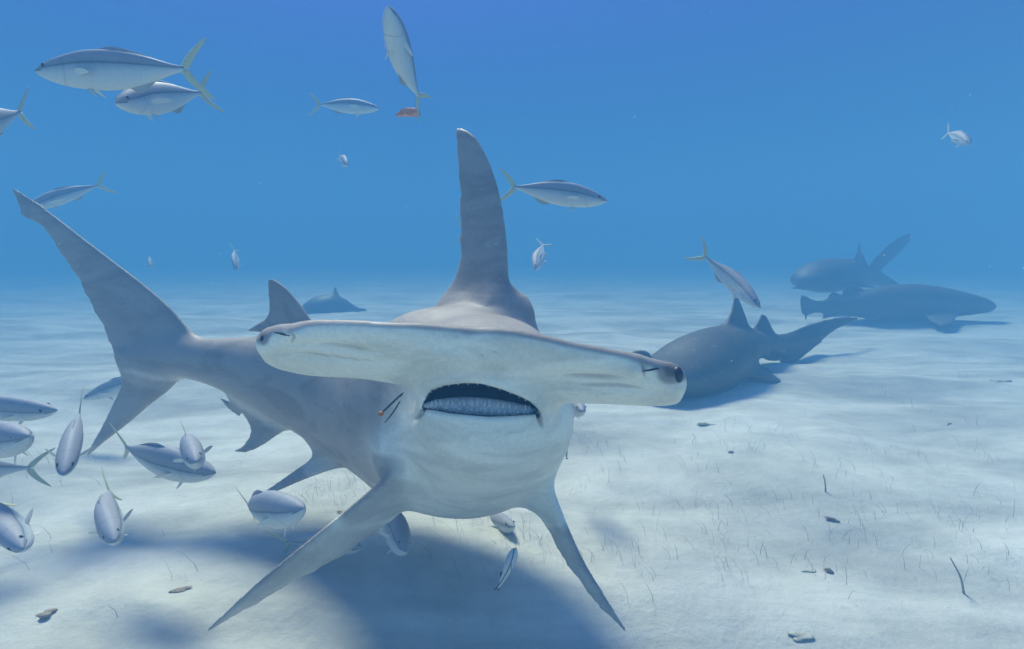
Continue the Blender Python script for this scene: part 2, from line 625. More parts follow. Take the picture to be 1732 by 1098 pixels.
# ------------------------------------------------------------------ the hammerhead
def build_hammerhead():
    W0 = globals()['W']
    zz = lambda z: z if z < 1.45 else 1.45 + (z - 1.45) * .60
    W = lambda x, y, z: W0(x, y, zz(z))
    def wing(L, T, th, n=36, m=28, blunt=0.38, rag=0.0):
        y = [float(np.asarray(l)[1]) for l in L]
        return globals()['wing'](L, T, [t * (1 if v < 1.45 else .88) for t, v in zip(th, y)], n, m, blunt, rag)
    B = Body(lo=(-2.25, 0.80, -0.05), hi=(0.50, 2.65, 1.50), h=0.0055, band=10)
    # spine: px, py, depth, half width, half height
    S = [(812, 640, 1.060, .060, .030), (813, 665, 1.090, .118, .070), (817, 688, 1.13, .148, .112), (826, 700, 1.20, .186, .160),
         (826, 697, 1.31, .228, .226), (812, 691, 1.45, .280, .297), (764, 692, 1.60, .288, .315), (703, 690, 1.77, .272, .306),
         (612, 672, 2.02, .225, .262), (525, 650, 2.17, .170, .212), (445, 630, 2.26, .130, .163), (380, 615, 2.31, .095, .118),
         (325, 608, 2.345, .066, .094), (275, 606, 2.37, .045, .085), (235, 604, 2.39, .026, .06)]
    secs = [(*W(a, b, z), rw * zz(z) / z, rh * zz(z) / z) for a, b, z, rw, rh in S]
    B.add(outward(*loft(secs, 120, 56, sup=2.1, calm=120)), 0.01)
    B.add(ellipsoid(W(684, 768, 1.36), (.065, .075, .085)), 0.055)
    B.add(ellipsoid(W(742, 698, 1.49), (.165, .17, .262), n=28, m=40), 0.055)
    B.add(ellipsoid(W(728, 690, 1.62), (.24, .19, .285), n=28, m=40), 0.055)

    # the hammer: leading edge (upper, nearer) and trailing edge (lower, farther)
    Hm = [(442, 574, 596, 1.078, 1.10, .032), (449, 562, 607, 1.062, 1.12, .054), (470, 554, 618, 1.048, 1.145, .062), (492, 552, 625, 1.038, 1.152, .060),
          (520, 546, 631, 1.024, 1.155, .060), (560, 545, 635, 1.016, 1.152, .056), (610, 546, 638, 1.006, 1.150, .053), (660, 549, 645, 1.000, 1.150, .055),
          (710, 550, 653, .993, 1.150, .060), (760, 554, 662, .990, 1.150, .064), (800, 558, 667, .990, 1.150, .066), (840, 558, 671, .986, 1.148, .066),
          (880, 563, 674, .985, 1.145, .063), (925, 572, 677, .985, 1.138, .060), (970, 583, 679, .988, 1.130, .056), (1010, 590, 680, .992, 1.124, .055),
          (1050, 598, 681, .996, 1.118, .057), (1080, 604, 682, 1.000, 1.114, .060), (1100, 611, 682, 1.008, 1.110, .061), (1122, 616, 682, 1.018, 1.104, .062),
          (1142, 620, 679, 1.034, 1.092, .060), (1153, 630, 668, 1.050, 1.080, .034)]
    L = [W(x, a, za) for x, a, b, za, zb, t in Hm]
    T = [W(x, b, zb) for x, a, b, za, zb, t in Hm]
    B.add(wing(L, T, [t for *_, t in Hm], n=150, m=40, blunt=0.25), 0.05)
    # head top joining the hammer to the neck
    B.add(outward(*loft([(*W(812, 585, 1.03), .10, .018), (*W(812, 600, 1.12), .15, .05), (*W(815, 610, 1.25), .18, .12), (*W(810, 650, 1.4), .2, .2)], 40, 32)), 0.05)

    # first dorsal fin: near leading edge on the right, trailing edge behind
    D1 = [((858, 560), 1.52, (700, 580), 1.86, .085), ((859, 505), 1.50, (735, 522), 1.84, .080), ((858, 480), 1.50, (757, 494), 1.78, .068),
          ((858, 440), 1.53, (775, 455), 1.74, .058), ((854, 385), 1.57, (780, 400), 1.74, .049), ((845, 330), 1.61, (778, 340), 1.76, .041),
          ((830, 280), 1.66, (775, 285), 1.79, .033), ((810, 240), 1.71, (772, 240), 1.82, .025), ((795, 224), 1.745, (771, 224), 1.83, .019),
          ((782, 217), 1.79, (772, 217), 1.84, .010)]
    B.add(wing([W(*a, za) for a, za, b, zb, t in D1], [W(*b, zb) for a, za, b, zb, t in D1], [t for *_, t in D1], n=70, m=32, rag=.004), 0.055)
    # flared fin foot
    B.add(outward(*loft([(*W(866, 545, 1.47), .06, .03), (*W(858, 520, 1.55), .07, .05), (*W(815, 520, 1.66), .055, .04), (*W(765, 520, 1.78), .02, .015)], 30, 24)), 0.055)
    # free rear tip of the dorsal
    B.add(wing([W(775, 500, 1.76), W(758, 504, 1.80), W(742, 511, 1.86)], [W(775, 520, 1.76), W(758, 516, 1.80), W(741, 514, 1.86)], [.03, .02, .01], n=16), 0.02)

    # second dorsal fin
    D2 = [((545, 585), 2.12, (440, 590), 2.25, .05), ((528, 545), 2.13, (450, 552), 2.24, .042), ((508, 515), 2.15, (455, 525), 2.22, .032),
          ((485, 488), 2.17, (454, 497), 2.22, .022), ((468, 475), 2.19, (453, 480), 2.22, .015), ((458, 471), 2.20, (453, 474), 2.22, .009)]
    B.add(wing([W(*a, za) for a, za, b, zb, t in D2], [W(*b, zb) for a, za, b, zb, t in D2], [t for *_, t in D2], n=40), 0.04)
    B.add(wing([W(468, 530, 2.22), W(445, 542, 2.26), W(421, 557, 2.30)], [W(465, 560, 2.22), W(445, 562, 2.26), W(421, 561, 2.30)], [.03, .022, .011], n=18), 0.02)

    # tail fin, upper lobe (ends in its notched tip) and lower lobe
    U = [((345, 585), 2.335, (245, 640), 2.385, .075), ((318, 555), 2.345, (212, 628), 2.40, .062), ((285, 517), 2.36, (190, 590), 2.41, .050),
         ((240, 478), 2.375, (163, 530), 2.42, .040), ((190, 440), 2.39, (135, 478), 2.425, .032), ((140, 402), 2.40, (105, 430), 2.43, .027),
         ((95, 367), 2.41, (75, 388), 2.43, .022), ((60, 342), 2.42, (52, 367), 2.435, .018)]
    B.add(wing([W(*a, za) for a, za, b, zb, t in U], [W(*b, zb) for a, za, b, zb, t in U], [t for *_, t in U], n=70, rag=.006), 0.045)
    U2 = [((75, 352), 2.42, (62, 375), 2.43, .018), ((52, 336), 2.425, (38, 366), 2.44, .015), ((35, 325), 2.43, (29, 340), 2.44, .012), ((22, 317), 2.44, (20, 321), 2.445, .009)]
    B.add(wing([W(*a, za) for a, za, b, zb, t in U2], [W(*b, zb) for a, za, b, zb, t in U2], [t for *_, t in U2], n=26), 0.012)
    Lo = [((300, 610), 2.36, (205, 600), 2.40, .06), ((292, 652), 2.365, (207, 645), 2.40, .048), ((255, 684), 2.385, (190, 685), 2.41, .036),
          ((215, 718), 2.40, (172, 722), 2.42, .027), ((180, 745), 2.41, (156, 750), 2.425, .018), ((150, 770), 2.42, (145, 772), 2.43, .009)]
    B.add(wing([W(*a, za) for a, za, b, zb, t in Lo], [W(*b, zb) for a, za, b, zb, t in Lo], [t for *_, t in Lo], n=44), 0.05)

    # anal fin
    A = [((520, 690), 2.17, (400, 640), 2.29, .05), ((500, 718), 2.17, (385, 672), 2.30, .036), ((472, 735), 2.19, (412, 702), 2.28, .026),
         ((442, 755), 2.21, (424, 728), 2.27, .018), ((418, 765), 2.23, (412, 752), 2.26, .013), ((396, 765), 2.25, (396, 762), 2.26, .009)]
    B.add(wing([W(*a, za) for a, za, b, zb, t in A], [W(*b, zb) for a, za, b, zb, t in A], [t for *_, t in A], n=40), 0.03)
    B.add(wing([W(415, 680, 2.29), W(392, 680, 2.31), W(372, 672, 2.325)], [W(405, 706, 2.29), W(386, 692, 2.31), W(374, 677, 2.325)], [.02, .015, .009], n=16), 0.012)

    # pelvic fin on the near side
    Pv = [((620, 760), 1.88, (535, 700), 2.06, .055), ((580, 788), 1.88, (522, 738), 2.03, .036), ((545, 800), 1.88, (527, 772), 1.98, .026),
          ((505, 815), 1.88, (495, 798), 1.95, .019), ((460, 835), 1.89, (455, 826), 1.93, .014), ((422, 852), 1.90, (424, 850), 1.92, .009)]
    B.add(wing([W(*a, za) for a, za, b, zb, t in Pv], [W(*b, zb) for a, za, b, zb, t in Pv], [t for *_, t in Pv], n=40), 0.03)

    # pectoral fins
    PL = [((735, 765), 1.32, (735, 850), 1.46, .07), ((690, 790), 1.29, (690, 856), 1.42, .052), ((650, 812), 1.275, (652, 886), 1.38, .040),
          ((600, 852), 1.26, (600, 925), 1.34, .031), ((530, 908), 1.235, (532, 965), 1.29, .024), ((460, 965), 1.205, (470, 1000), 1.245, .018),
          ((400, 1018), 1.175, (408, 1036), 1.20, .013), ((349, 1067), 1.15, (352, 1068), 1.16, .008)]
    B.add(wing([W(*a, za) for a, za, b, zb, t in PL], [W(*b, zb) for a, za, b, zb, t in PL], [t for *_, t in PL], n=64, rag=.0055), 0.035)
    PR = [((925, 770), 1.33, (850, 800), 1.46, .07), ((930, 812), 1.30, (880, 846), 1.41, .050), ((945, 858), 1.285, (912, 872), 1.37, .036),
          ((965, 905), 1.265, (934, 908), 1.33, .028), ((990, 955), 1.24, (962, 957), 1.285, .021), ((1018, 1000), 1.21, (998, 1008), 1.24, .015),
          ((1040, 1035), 1.185, (1030, 1042), 1.20, .011), ((1060, 1069), 1.165, (1058, 1069), 1.17, .008)]
    B.add(wing([W(*a, za) for a, za, b, zb, t in PR], [W(*b, zb) for a, za, b, zb, t in PR], [t for *_, t in PR], n=64, rag=.0055), 0.04)

    # nostril flaps near both ends of the hammer, eye swellings
    B.add(ellipsoid(W(1078, 624, 1.015), (.020, .020, .014)), 0.02)
    B.add(ellipsoid(W(1138, 643, 1.055), (.022, .030, .028)), 0.02)
    B.add(ellipsoid(W(502, 565, 1.038), (.018, .018, .012)), 0.02)
    B.add(ellipsoid(W(453, 580, 1.080), (.020, .028, .024)), 0.02)
    # slits of the nostrils
    def slit(a, b, za, zb, r):
        return outward(*loft([(*W(*a, za), r * .3, r * .3), (*W(a[0] * .7 + b[0] * .3, a[1] * .7 + b[1] * .3, za), r, r), (*W(a[0] * .3 + b[0] * .7, a[1] * .3 + b[1] * .7, zb), r, r), (*W(*b, zb), r * .3, r * .3)], 16, 12))
    # the mouth
    up = [(712, 700), (718, 678), (728, 661), (752, 652), (785, 648), (815, 649), (850, 659), (880, 671), (898, 680), (908, 692), (913, 708)]
    lo = [(908, 700), (890, 702), (860, 704), (825, 705), (790, 702), (760, 699), (735, 694), (720, 692)]
    ring = up + lo
    cx, cy = 812, 684
    R = []
    for z, s in ((0.96, 1.0), (1.08, 1.0), (1.13, .96), (1.18, .75)):
        R.append([W(cx + (x - cx) * s, cy + (y - cy) * s, z) for x, y in ring])
    mouth = outward(*rings_to_mesh(np.array(R)))
    B.cut(mouth, 0.008)

    P, Q, N = B.mesh(2)
    # colour of the skin: distance round the body from back to belly
    S2 = catmull(np.array(secs), 160)
    C = S2[:, :3]
    dep = np.linspace(0, 1, 160)
    best = np.full(len(P), 1e9); idx = np.zeros(len(P), int)
    for i in range(0, 160):
        d = ((P - C[i]) ** 2).sum(1)
        m_ = d < best
        best[m_] = d[m_]; idx[m_] = i
    v = (P[:, 2] - C[idx, 2]) / S2[idx, 4]
    zc = P[:, 1] * CP - (P[:, 2] - H) * SP
    thr = np.interp(zc, [1.08, 1.18, 1.30, 1.42, 1.55, 1.8], [.9, .75, .20, -.30, -.70, -.85])
    shade = 0.5 - (v - thr) * 0.42 - 0.05
    rear_ = sm(zc, 1.50, 1.62)
    shade = np.clip(shade, 0.22, 1)
    shade = shade * (1 - rear_) + np.minimum(shade, np.where(np.abs(v) > 1.12, .34, .52)) * rear_
    # hammer and fins by the side they turn to
    zc = P[:, 1] * CP - (P[:, 2] - H) * SP
    yc = P[:, 1] * SP + (P[:, 2] - H) * CP
    px = 866 + P[:, 0] / zc * F
    py = 549 - yc / zc * F
    ham = (zc < 1.19) & (py < 700) & (px > 430)
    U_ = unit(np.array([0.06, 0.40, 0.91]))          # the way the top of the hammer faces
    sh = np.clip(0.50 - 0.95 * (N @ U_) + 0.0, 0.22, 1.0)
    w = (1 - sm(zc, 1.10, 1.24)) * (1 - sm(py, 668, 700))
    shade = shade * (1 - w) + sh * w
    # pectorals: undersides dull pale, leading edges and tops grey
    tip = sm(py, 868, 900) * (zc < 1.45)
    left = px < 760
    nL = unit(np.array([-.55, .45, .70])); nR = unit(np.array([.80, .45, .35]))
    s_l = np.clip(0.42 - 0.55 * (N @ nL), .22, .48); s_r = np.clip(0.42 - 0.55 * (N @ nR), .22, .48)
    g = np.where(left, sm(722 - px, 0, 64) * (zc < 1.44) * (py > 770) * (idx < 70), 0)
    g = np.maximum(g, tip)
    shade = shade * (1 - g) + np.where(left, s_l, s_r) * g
    # dark smudge round the eye end of the hammer
    for ex, ey, rx, ry in ((1134, 631, 25, 22), (446, 572, 11, 14)):
        d = np.hypot((px - ex) / rx, (py - ey) / ry)
        shade += (np.minimum(shade, .02) - shade) * (1 - sm(d, .55, 1.25)) * ham
    E_ = np.vstack([Q[:, [0, 1]], Q[:, [1, 2]], Q[:, [2, 3]], Q[:, [3, 0]]])
    for _ in range(5):
        S_ = np.bincount(E_[:, 0], shade[E_[:, 1]], len(P)) + np.bincount(E_[:, 1], shade[E_[:, 0]], len(P))
        c_ = np.bincount(E_[:, 0], minlength=len(P)) + np.bincount(E_[:, 1], minlength=len(P))
        shade = S_ / np.maximum(c_, 1)
    # shallow folds and creases pressed into the skin
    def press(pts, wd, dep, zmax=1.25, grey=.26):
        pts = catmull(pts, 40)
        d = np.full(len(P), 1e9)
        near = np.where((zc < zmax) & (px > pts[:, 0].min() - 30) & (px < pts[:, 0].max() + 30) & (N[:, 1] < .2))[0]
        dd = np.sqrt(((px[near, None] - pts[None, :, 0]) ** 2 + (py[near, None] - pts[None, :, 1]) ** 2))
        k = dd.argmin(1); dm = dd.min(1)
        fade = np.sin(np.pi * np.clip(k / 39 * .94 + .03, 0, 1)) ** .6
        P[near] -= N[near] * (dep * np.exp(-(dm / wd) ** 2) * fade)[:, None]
        g_ = np.clip(grey * 3.2 * np.exp(-(dm / (wd * .9)) ** 2) * fade, 0, 1)      # shade of the fold painted into the skin colour
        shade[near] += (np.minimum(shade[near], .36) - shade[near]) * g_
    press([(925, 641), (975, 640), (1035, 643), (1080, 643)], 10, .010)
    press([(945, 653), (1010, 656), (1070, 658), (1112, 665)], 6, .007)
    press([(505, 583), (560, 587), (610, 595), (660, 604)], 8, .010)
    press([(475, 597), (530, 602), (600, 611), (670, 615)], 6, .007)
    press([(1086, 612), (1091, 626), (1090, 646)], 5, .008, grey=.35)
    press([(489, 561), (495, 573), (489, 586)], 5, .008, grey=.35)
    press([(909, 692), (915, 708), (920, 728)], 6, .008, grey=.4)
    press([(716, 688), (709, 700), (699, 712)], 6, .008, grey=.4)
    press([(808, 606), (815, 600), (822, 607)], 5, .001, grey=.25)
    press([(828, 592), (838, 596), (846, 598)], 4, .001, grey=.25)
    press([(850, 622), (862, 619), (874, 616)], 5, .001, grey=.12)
    rear = sm(-P[:, 0], .85, 1.0)
    shade = np.clip(shade, 0.02, 1)
    # dark lining of the mouth
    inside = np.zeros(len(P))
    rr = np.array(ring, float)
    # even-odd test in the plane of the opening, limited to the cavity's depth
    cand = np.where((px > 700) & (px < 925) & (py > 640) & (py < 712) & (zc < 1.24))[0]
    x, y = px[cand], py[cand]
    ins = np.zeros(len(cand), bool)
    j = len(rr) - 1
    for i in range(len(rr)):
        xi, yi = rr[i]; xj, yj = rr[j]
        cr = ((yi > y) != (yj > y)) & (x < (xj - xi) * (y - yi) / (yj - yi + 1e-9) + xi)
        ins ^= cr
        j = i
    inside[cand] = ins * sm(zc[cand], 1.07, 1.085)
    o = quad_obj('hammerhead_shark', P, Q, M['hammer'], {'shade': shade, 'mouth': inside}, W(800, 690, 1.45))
    tag(o, 'huge grey great hammerhead shark swimming at the camera, wide head, mouth open', 'shark')
    return o


def child_at(name, V, Fc, mat, parent, smooth=True):
    """world-space geometry put under a parent that stands unrotated at its own origin chain"""
    off = np.array(parent.location)
    p = parent.parent
    while p is not None:
        off = off + np.array(p.location)
        p = p.parent
    c = V.mean(0)
    o = mesh_obj(name, V - c, Fc, mat, None, smooth)
    o.parent = parent
    o.location = c - off
    return o


shark = build_hammerhead()
from mathutils.bvhtree import BVHTree
_q = np.empty(len(shark.data.vertices) * 3, np.float32)
shark.data.vertices.foreach_get('co', _q)
_p = np.empty(len(shark.data.polygons) * 4, np.int32)
shark.data.polygons.foreach_get('vertices', _p)
BVH = BVHTree.FromPolygons((_q.reshape(-1, 3) + np.array(shark.location)).tolist(), _p.reshape(-1, 4).tolist())


def skin(px, py):
    """point and outward normal on the hammerhead's skin"""
    d = Vector(W(px, py, 1.0)) - Vector((0, 0, H))
    hit, nrm, _, _ = BVH.ray_cast(Vector((0, 0, H)), d.normalized())
    if hit is None:
        return W(px, py, 1.06), np.array([0, -1.0, 0])
    return np.array(hit), np.array(nrm if nrm.dot(d) < 0 else -nrm)


# eyes at both ends of the hammer
for ex, ey, r, s in ((1146, 637, .0165, 1), (445, 577, .011, -1)):
    c, _ = skin(ex, ey)
    c = c + np.array([s * .002, .009, 0])
    e = child_at('eye', *ellipsoid(c, (r * .75, r * .8, r * 1.12)), M['eye'], shark)
# dark strips laid on the skin for the shade inside the nostrils
for (ax, ay), (bx, by) in (((1088, 628), (1114, 623)), ((465, 562), (490, 568))):
    pts = [skin(ax + (bx - ax) * f, ay + (by - ay) * f)[0] for f in (0, .33, .66, 1)]
    V, Fc = outward(*loft([(*p, .003, w) for p, w in zip(pts, (.0006, .0018, .0020, .0008))], 16, 10))
    child_at('nostril', V, Fc, M['slit'], shark)
# lower gum with rows of teeth
gx = [(717, 686, 1.092), (740, 685, 1.080), (775, 686, 1.073), (812, 688, 1.070), (850, 691, 1.073), (885, 694, 1.080), (908, 696, 1.092)]
gr = [.004, .012, .018, .0195, .0175, .012, .004]
gum = child_at('lower_gum', *outward(*loft([(*W(a, b, z + .012), r * .8, r) for (a, b, z), r in zip(gx, gr)], 48, 20)), M['gum'], shark)
G = catmull([(a, b, z, r) for (a, b, z), r in zip(gx, gr)], 100)


def tooth_mesh(base, upv, out, h, w):
    sdv = unit(np.cross(upv, out))
    V = [base - sdv * w, base + sdv * w, base + out * w * .9, base - out * w * .5, base + upv * h]
    return np.array(V), np.array([(0, 2, 4), (2, 1, 4), (1, 3, 4), (3, 0, 4), (0, 3, 1), (0, 1, 2)])


for row, (n_, off, hh) in enumerate(((19, -0.35, .0140), (18, .30, .0110), (17, .75, .0080))):
    for i in range(n_):
        f = (i + .5 + .5 * (row % 2)) / (n_ + .5)
        k = int(6 + f * 88)
        a, b, z, r = G[k]
        ang = off
        y_off = math.sin(ang) * r
        p = W(a + random.uniform(-1.5, 1.5), b, z + .012) + np.array([0, -math.cos(ang) * r * .80, -y_off * .9])
        upv = unit(np.array([random.uniform(-.25, .25) + (f - .5) * .5, .10 * random.random(), 1.0]))
        if random.random() < .15:
            continue
        V, Fc = tooth_mesh(p, upv, np.array([0, -1.0, 0]), hh * random.uniform(.7, 1.15) * (1 - .35 * abs(f - .5)), .0036)
        child_at('tooth', V, Fc, M['tooth'], gum, False)
upg = [(722, 668), (735, 659), (755, 653), (785, 650), (815, 651), (850, 661), (880, 673), (897, 682)]
Gu = catmull(upg, 40)
for i in range(3, 38, 3):
    a, b = Gu[i]
    V, Fc = tooth_mesh(W(a, b - 1, 1.072), unit(np.array([random.uniform(-.2, .2), .1, -1.0])), np.array([0, -1.0, 0]), .0040, .0018)
    child_at('tooth', V, Fc, M['tooth'], shark, False)


# ------------------------------------------------------------------ tag / spikes at the mouth corner
def tube(pts, r, m=8):
    S = [(*p, rr, rr) for p, rr in zip(pts, r)]
    return outward(*loft(S, len(pts) * 5, m, up=(0.13, 0.2, 0.97)))


pA, pB = W(682, 664, 1.20), W(644, 700, 1.17)
hook = mesh_obj('barbed_dart', *((lambda vf: (vf[0] - pA, vf[1]))(tube([pA, (pA + pB) / 2, pB], [.0022, .0026, .0022]))), M['black_metal'])
hook.location = pA
tag(hook, 'thin dark dart with an orange tip stuck by the corner of the hammerhead\'s mouth', 'dart')
child_at('orange_tip', *ellipsoid(pB, (.007, .006, .006)), M['rust'], hook)
child_at('barb', *tube([W(681, 668, 1.205), W(668, 676, 1.195), W(655, 689, 1.185)], [.0012, .0014, .0010]), M['black_metal'], hook)
child_at('trailing_line', *tube([W(677, 678, 1.20), W(666, 696, 1.19), W(651, 715, 1.18)], [.0014, .0020, .0010]), M['black_metal'], hook)


# ------------------------------------------------------------------ nurse sharks
def simple_shade(P, top, bot, lo, hi):
    return np.clip(np.interp((P[:, 2] - lo) / (hi - lo), [0, 1], [bot, top]), 0, 1)


def wings(B, rows, k, n=30):
    B.add(wing([W(*a, za) for a, za, b, zb, t in rows], [W(*b, zb) for a, za, b, zb, t in rows], [t for *_, t in rows], n=n), k)


def make_shark(name, label, spine, fins, h, cat='shark', mat='nurse', bot=.34, k=1.0):
    spine = [(a, b, z * k, rw * k, rh * k) for a, b, z, rw, rh in spine]
    fins = [([(a, za * k, b, zb * k, t * k) for a, za, b, zb, t in rows], kk) for rows, kk in fins]
    secs = [(*W(a, b, z), rw, rh) for a, b, z, rw, rh in spine]
    pts = [np.array(s[:3]) for s in secs]
    for rows, k in fins:
        for a, za, b, zb, t in rows:
            pts += [W(*a, za), W(*b, zb)]
    pts = np.array(pts)
    mx = max(s[4] for s in spine) + max(s[3] for s in spine)
    B = Body(pts.min(0) - mx, pts.max(0) + mx, h, 7)
    B.add(outward(*loft(secs, 90, 40)), .01)
    for rows, k in fins:
        wings(B, rows, k)
    P, Q, N = B.mesh(2)
    z0, z1 = P[:, 2].min(), P[:, 2].max()
    S2 = catmull(np.array(secs), 100)
    best = np.full(len(P), 1e9); idx = np.zeros(len(P), int)
    for i in range(100):
        d = ((P - S2[i, :3]) ** 2).sum(1)
        m_ = d < best; best[m_] = d[m_]; idx[m_] = i
    v = (P[:, 2] - S2[idx, 2]) / S2[idx, 4]
    shade = np.clip(.36 - .30 * v, .20, bot)
    shade[np.abs(v) > 1.08] = .22
    o = quad_obj(name, P, Q, M[mat], {'shade': shade, 'mouth': np.zeros(len(P))}, tuple(np.array(secs)[len(secs) // 2, :3]))
    tag(o, label, cat)
    return o


n1 = make_shark('nurse_shark', 'brown nurse shark low over the sand just behind the right tip of the hammerhead\'s head',
    [(1085, 646, 2.95, .05, .03), (1105, 640, 3.02, .16, .085), (1140, 634, 3.15, .23, .14), (1180, 619, 3.32, .26, .20), (1222, 600, 3.52, .225, .20), (1256, 586, 3.75, .15, .135),
     (1290, 581, 4.0, .095, .085), (1322, 582, 4.2, .070, .078), (1350, 581, 4.32, .045, .07), (1385, 570, 4.42, .02, .04)],
    [([((1215, 590), 3.50, (1300, 600), 3.80, .10), ((1229, 548), 3.52, (1268, 560), 3.80, .075), ((1237, 528), 3.56, (1262, 540), 3.80, .05), ((1241, 508), 3.62, (1253, 516), 3.78, .03), ((1243, 497), 3.66, (1246, 498), 3.74, .015)], .07),
     ([((1262, 590), 3.85, (1330, 600), 4.1, .08), ((1272, 562), 3.88, (1314, 576), 4.1, .06), ((1281, 545), 3.92, (1306, 556), 4.08, .04), ((1288, 531), 3.98, (1296, 535), 4.05, .02)], .05),
     ([((1310, 575), 4.15, (1325, 620), 4.2, .07), ((1330, 565), 4.25, (1345, 614), 4.28, .06), ((1362, 551), 4.38, (1375, 590), 4.38, .045), ((1400, 540), 4.5, (1408, 562), 4.5, .035), ((1430, 536), 4.6, (1436, 548), 4.6, .028), ((1452, 537), 4.68, (1450, 541), 4.68, .015)], .05),
     ([((1262, 590), 3.95, (1310, 585), 4.1, .05), ((1278, 600), 3.95, (1318, 600), 4.1, .035), ((1300, 611), 4.0, (1322, 611), 4.1, .015)], .03),
     ([((1225, 610), 3.62, (1262, 592), 3.85, .07), ((1252, 628), 3.58, (1278, 612), 3.80, .045), ((1285, 634), 3.56, (1300, 625), 3.7, .03), ((1308, 634), 3.56, (1310, 631), 3.6, .015)], .04),
     ([((1195, 620), 3.20, (1235, 590), 3.48, .09), ((1238, 630), 3.22, (1255, 600), 3.48, .055), ((1285, 640), 3.30, (1290, 622), 3.45, .035), ((1325, 651), 3.38, (1320, 642), 3.46, .02), ((1348, 655), 3.42, (1347, 653), 3.45, .012)], .05),
     ([((1095, 645), 3.0, (1145, 650), 3.2, .09), ((1070, 618), 3.02, (1108, 632), 3.15, .07), ((1066, 600), 3.05, (1092, 612), 3.15, .06), ((1080, 593), 3.08, (1099, 604), 3.14, .05), ((1092, 594), 3.10, (1100, 598), 3.14, .035)], .04)],
    .012, k=1.14)

n2 = make_shark('nurse_shark', 'long dark nurse shark seen side-on facing right over the sand at right',
    [(1681, 521, 7.0, .04, .03), (1668, 518, 7.0, .13, .09), (1640, 515, 7.0, .20, .145), (1590, 512, 7.02, .25, .215), (1540, 511, 7.05, .26, .25), (1490, 513, 7.1, .22, .235), (1445, 516, 7.15, .15, .165),
     (1410, 518, 7.2, .09, .11), (1385, 518, 7.2, .06, .075), (1368, 518, 7.2, .03, .05)],
    [([((1470, 505), 7.12, (1440, 510), 7.15, .09), ((1458, 488), 7.12, (1425, 497), 7.15, .06), ((1444, 481), 7.12, (1424, 488), 7.15, .02)], .06),
     ([((1430, 512), 7.17, (1400, 516), 7.2, .07), ((1420, 498), 7.17, (1398, 506), 7.2, .05), ((1410, 492), 7.18, (1403, 494), 7.2, .02)], .05),
     ([((1392, 512), 7.2, (1392, 528), 7.2, .05), ((1372, 505), 7.2, (1372, 533), 7.2, .045), ((1357, 495), 7.2, (1362, 543), 7.2, .03), ((1352, 500), 7.2, (1355, 532), 7.2, .025)], .04),
     ([((1425, 522), 7.18, (1395, 522), 7.2, .06), ((1415, 532), 7.18, (1390, 536), 7.2, .04), ((1400, 540), 7.18, (1386, 541), 7.2, .02)], .05),
     ([((1495, 525), 7.0, (1455, 525), 7.05, .08), ((1492, 538), 6.95, (1462, 540), 7.0, .05), ((1480, 543), 6.95, (1468, 543), 7.0, .025)], .05),
     ([((1625, 525), 6.85, (1560, 528), 6.85, .09), ((1618, 538), 6.6, (1570, 541), 6.6, .06), ((1610, 548), 6.35, (1590, 551), 6.35, .03)], .06)],
    .02)

child_at('eye', *ellipsoid(W(1641, 521, 6.83), (.022, .022, .020), n=8, m=12), M['tooth'], n2)
n3 = make_shark('nurse_shark', 'grey nurse shark with raised tail hovering above the side-on shark at right',
    [(1352, 476, 7.9, .06, .04), (1362, 474, 7.95, .26, .14), (1385, 468, 8.1, .34, .25), (1415, 465, 8.4, .32, .27), (1445, 465, 8.7, .24, .24), (1470, 468, 9.0, .15, .17), (1492, 474, 9.2, .09, .11), (1510, 482, 9.3, .06, .08), (1530, 490, 9.3, .02, .03)],
    [([((1432, 455), 8.4, (1470, 462), 8.8, .10), ((1445, 437), 8.45, (1460, 445), 8.7, .05), ((1451, 420), 8.5, (1456, 425), 8.65, .035), ((1452, 408), 8.6, (1454, 409), 8.65, .02)], .05),
     ([((1450, 455), 8.8, (1480, 462), 9.0, .06), ((1456, 438), 8.8, (1466, 445), 8.95, .035), ((1458, 428), 8.85, (1460, 429), 8.9, .02)], .04),
     ([((1465, 466), 9.1, (1512, 480), 9.2, .09), ((1472, 445), 9.15, (1490, 462), 9.2, .06), ((1495, 420), 9.2, (1510, 440), 9.25, .05), ((1518, 402), 9.25, (1530, 420), 9.3, .04), ((1534, 395), 9.3, (1540, 408), 9.3, .03), ((1541, 393), 9.3, (1542, 396), 9.3, .02)], .06),
     ([((1385, 475), 7.9, (1390, 485), 8.2, .08), ((1362, 482), 7.9, (1375, 488), 8.1, .05), ((1335, 487), 7.95, (1345, 490), 8.05, .02)], .05),
     ([((1400, 480), 7.9, (1440, 475), 8.4, .09), ((1440, 484), 7.9, (1462, 480), 8.2, .05), ((1475, 487), 8.0, (1485, 486), 8.1, .03), ((1498, 490), 8.05, (1500, 490), 8.1, .015)], .05)],
    .022)

n4 = make_shark('distant_shark', 'faint bluish distant shark silhouette behind the hammerhead\'s back',
    [(505, 536, 8.60, .06, .05), (520, 531, 8.60, .25, .16), (540, 526, 8.60, .32, .25), (562, 525, 8.70, .30, .27), (585, 527, 8.80, .18, .19), (602, 528, 8.90, .09, .1), (612, 526, 9.00, .04, .05)],
    [([((548, 520), 8.60, (580, 525), 8.80, .1), ((560, 503), 8.60, (573, 508), 8.70, .07), ((565, 484), 8.70, (571, 486), 8.75, .04)], .08),
     ([((575, 525), 8.70, (598, 532), 8.90, .08), ((582, 510), 8.80, (588, 513), 8.85, .04), ((584, 505), 8.80, (586, 506), 8.85, .03)], .06),
     ([((592, 532), 8.90, (600, 545), 8.90, .07), ((608, 523), 9.00, (612, 538), 9.00, .05), ((619, 519), 9.00, (622, 528), 9.00, .035)], .06)],
    .03, bot=.34)


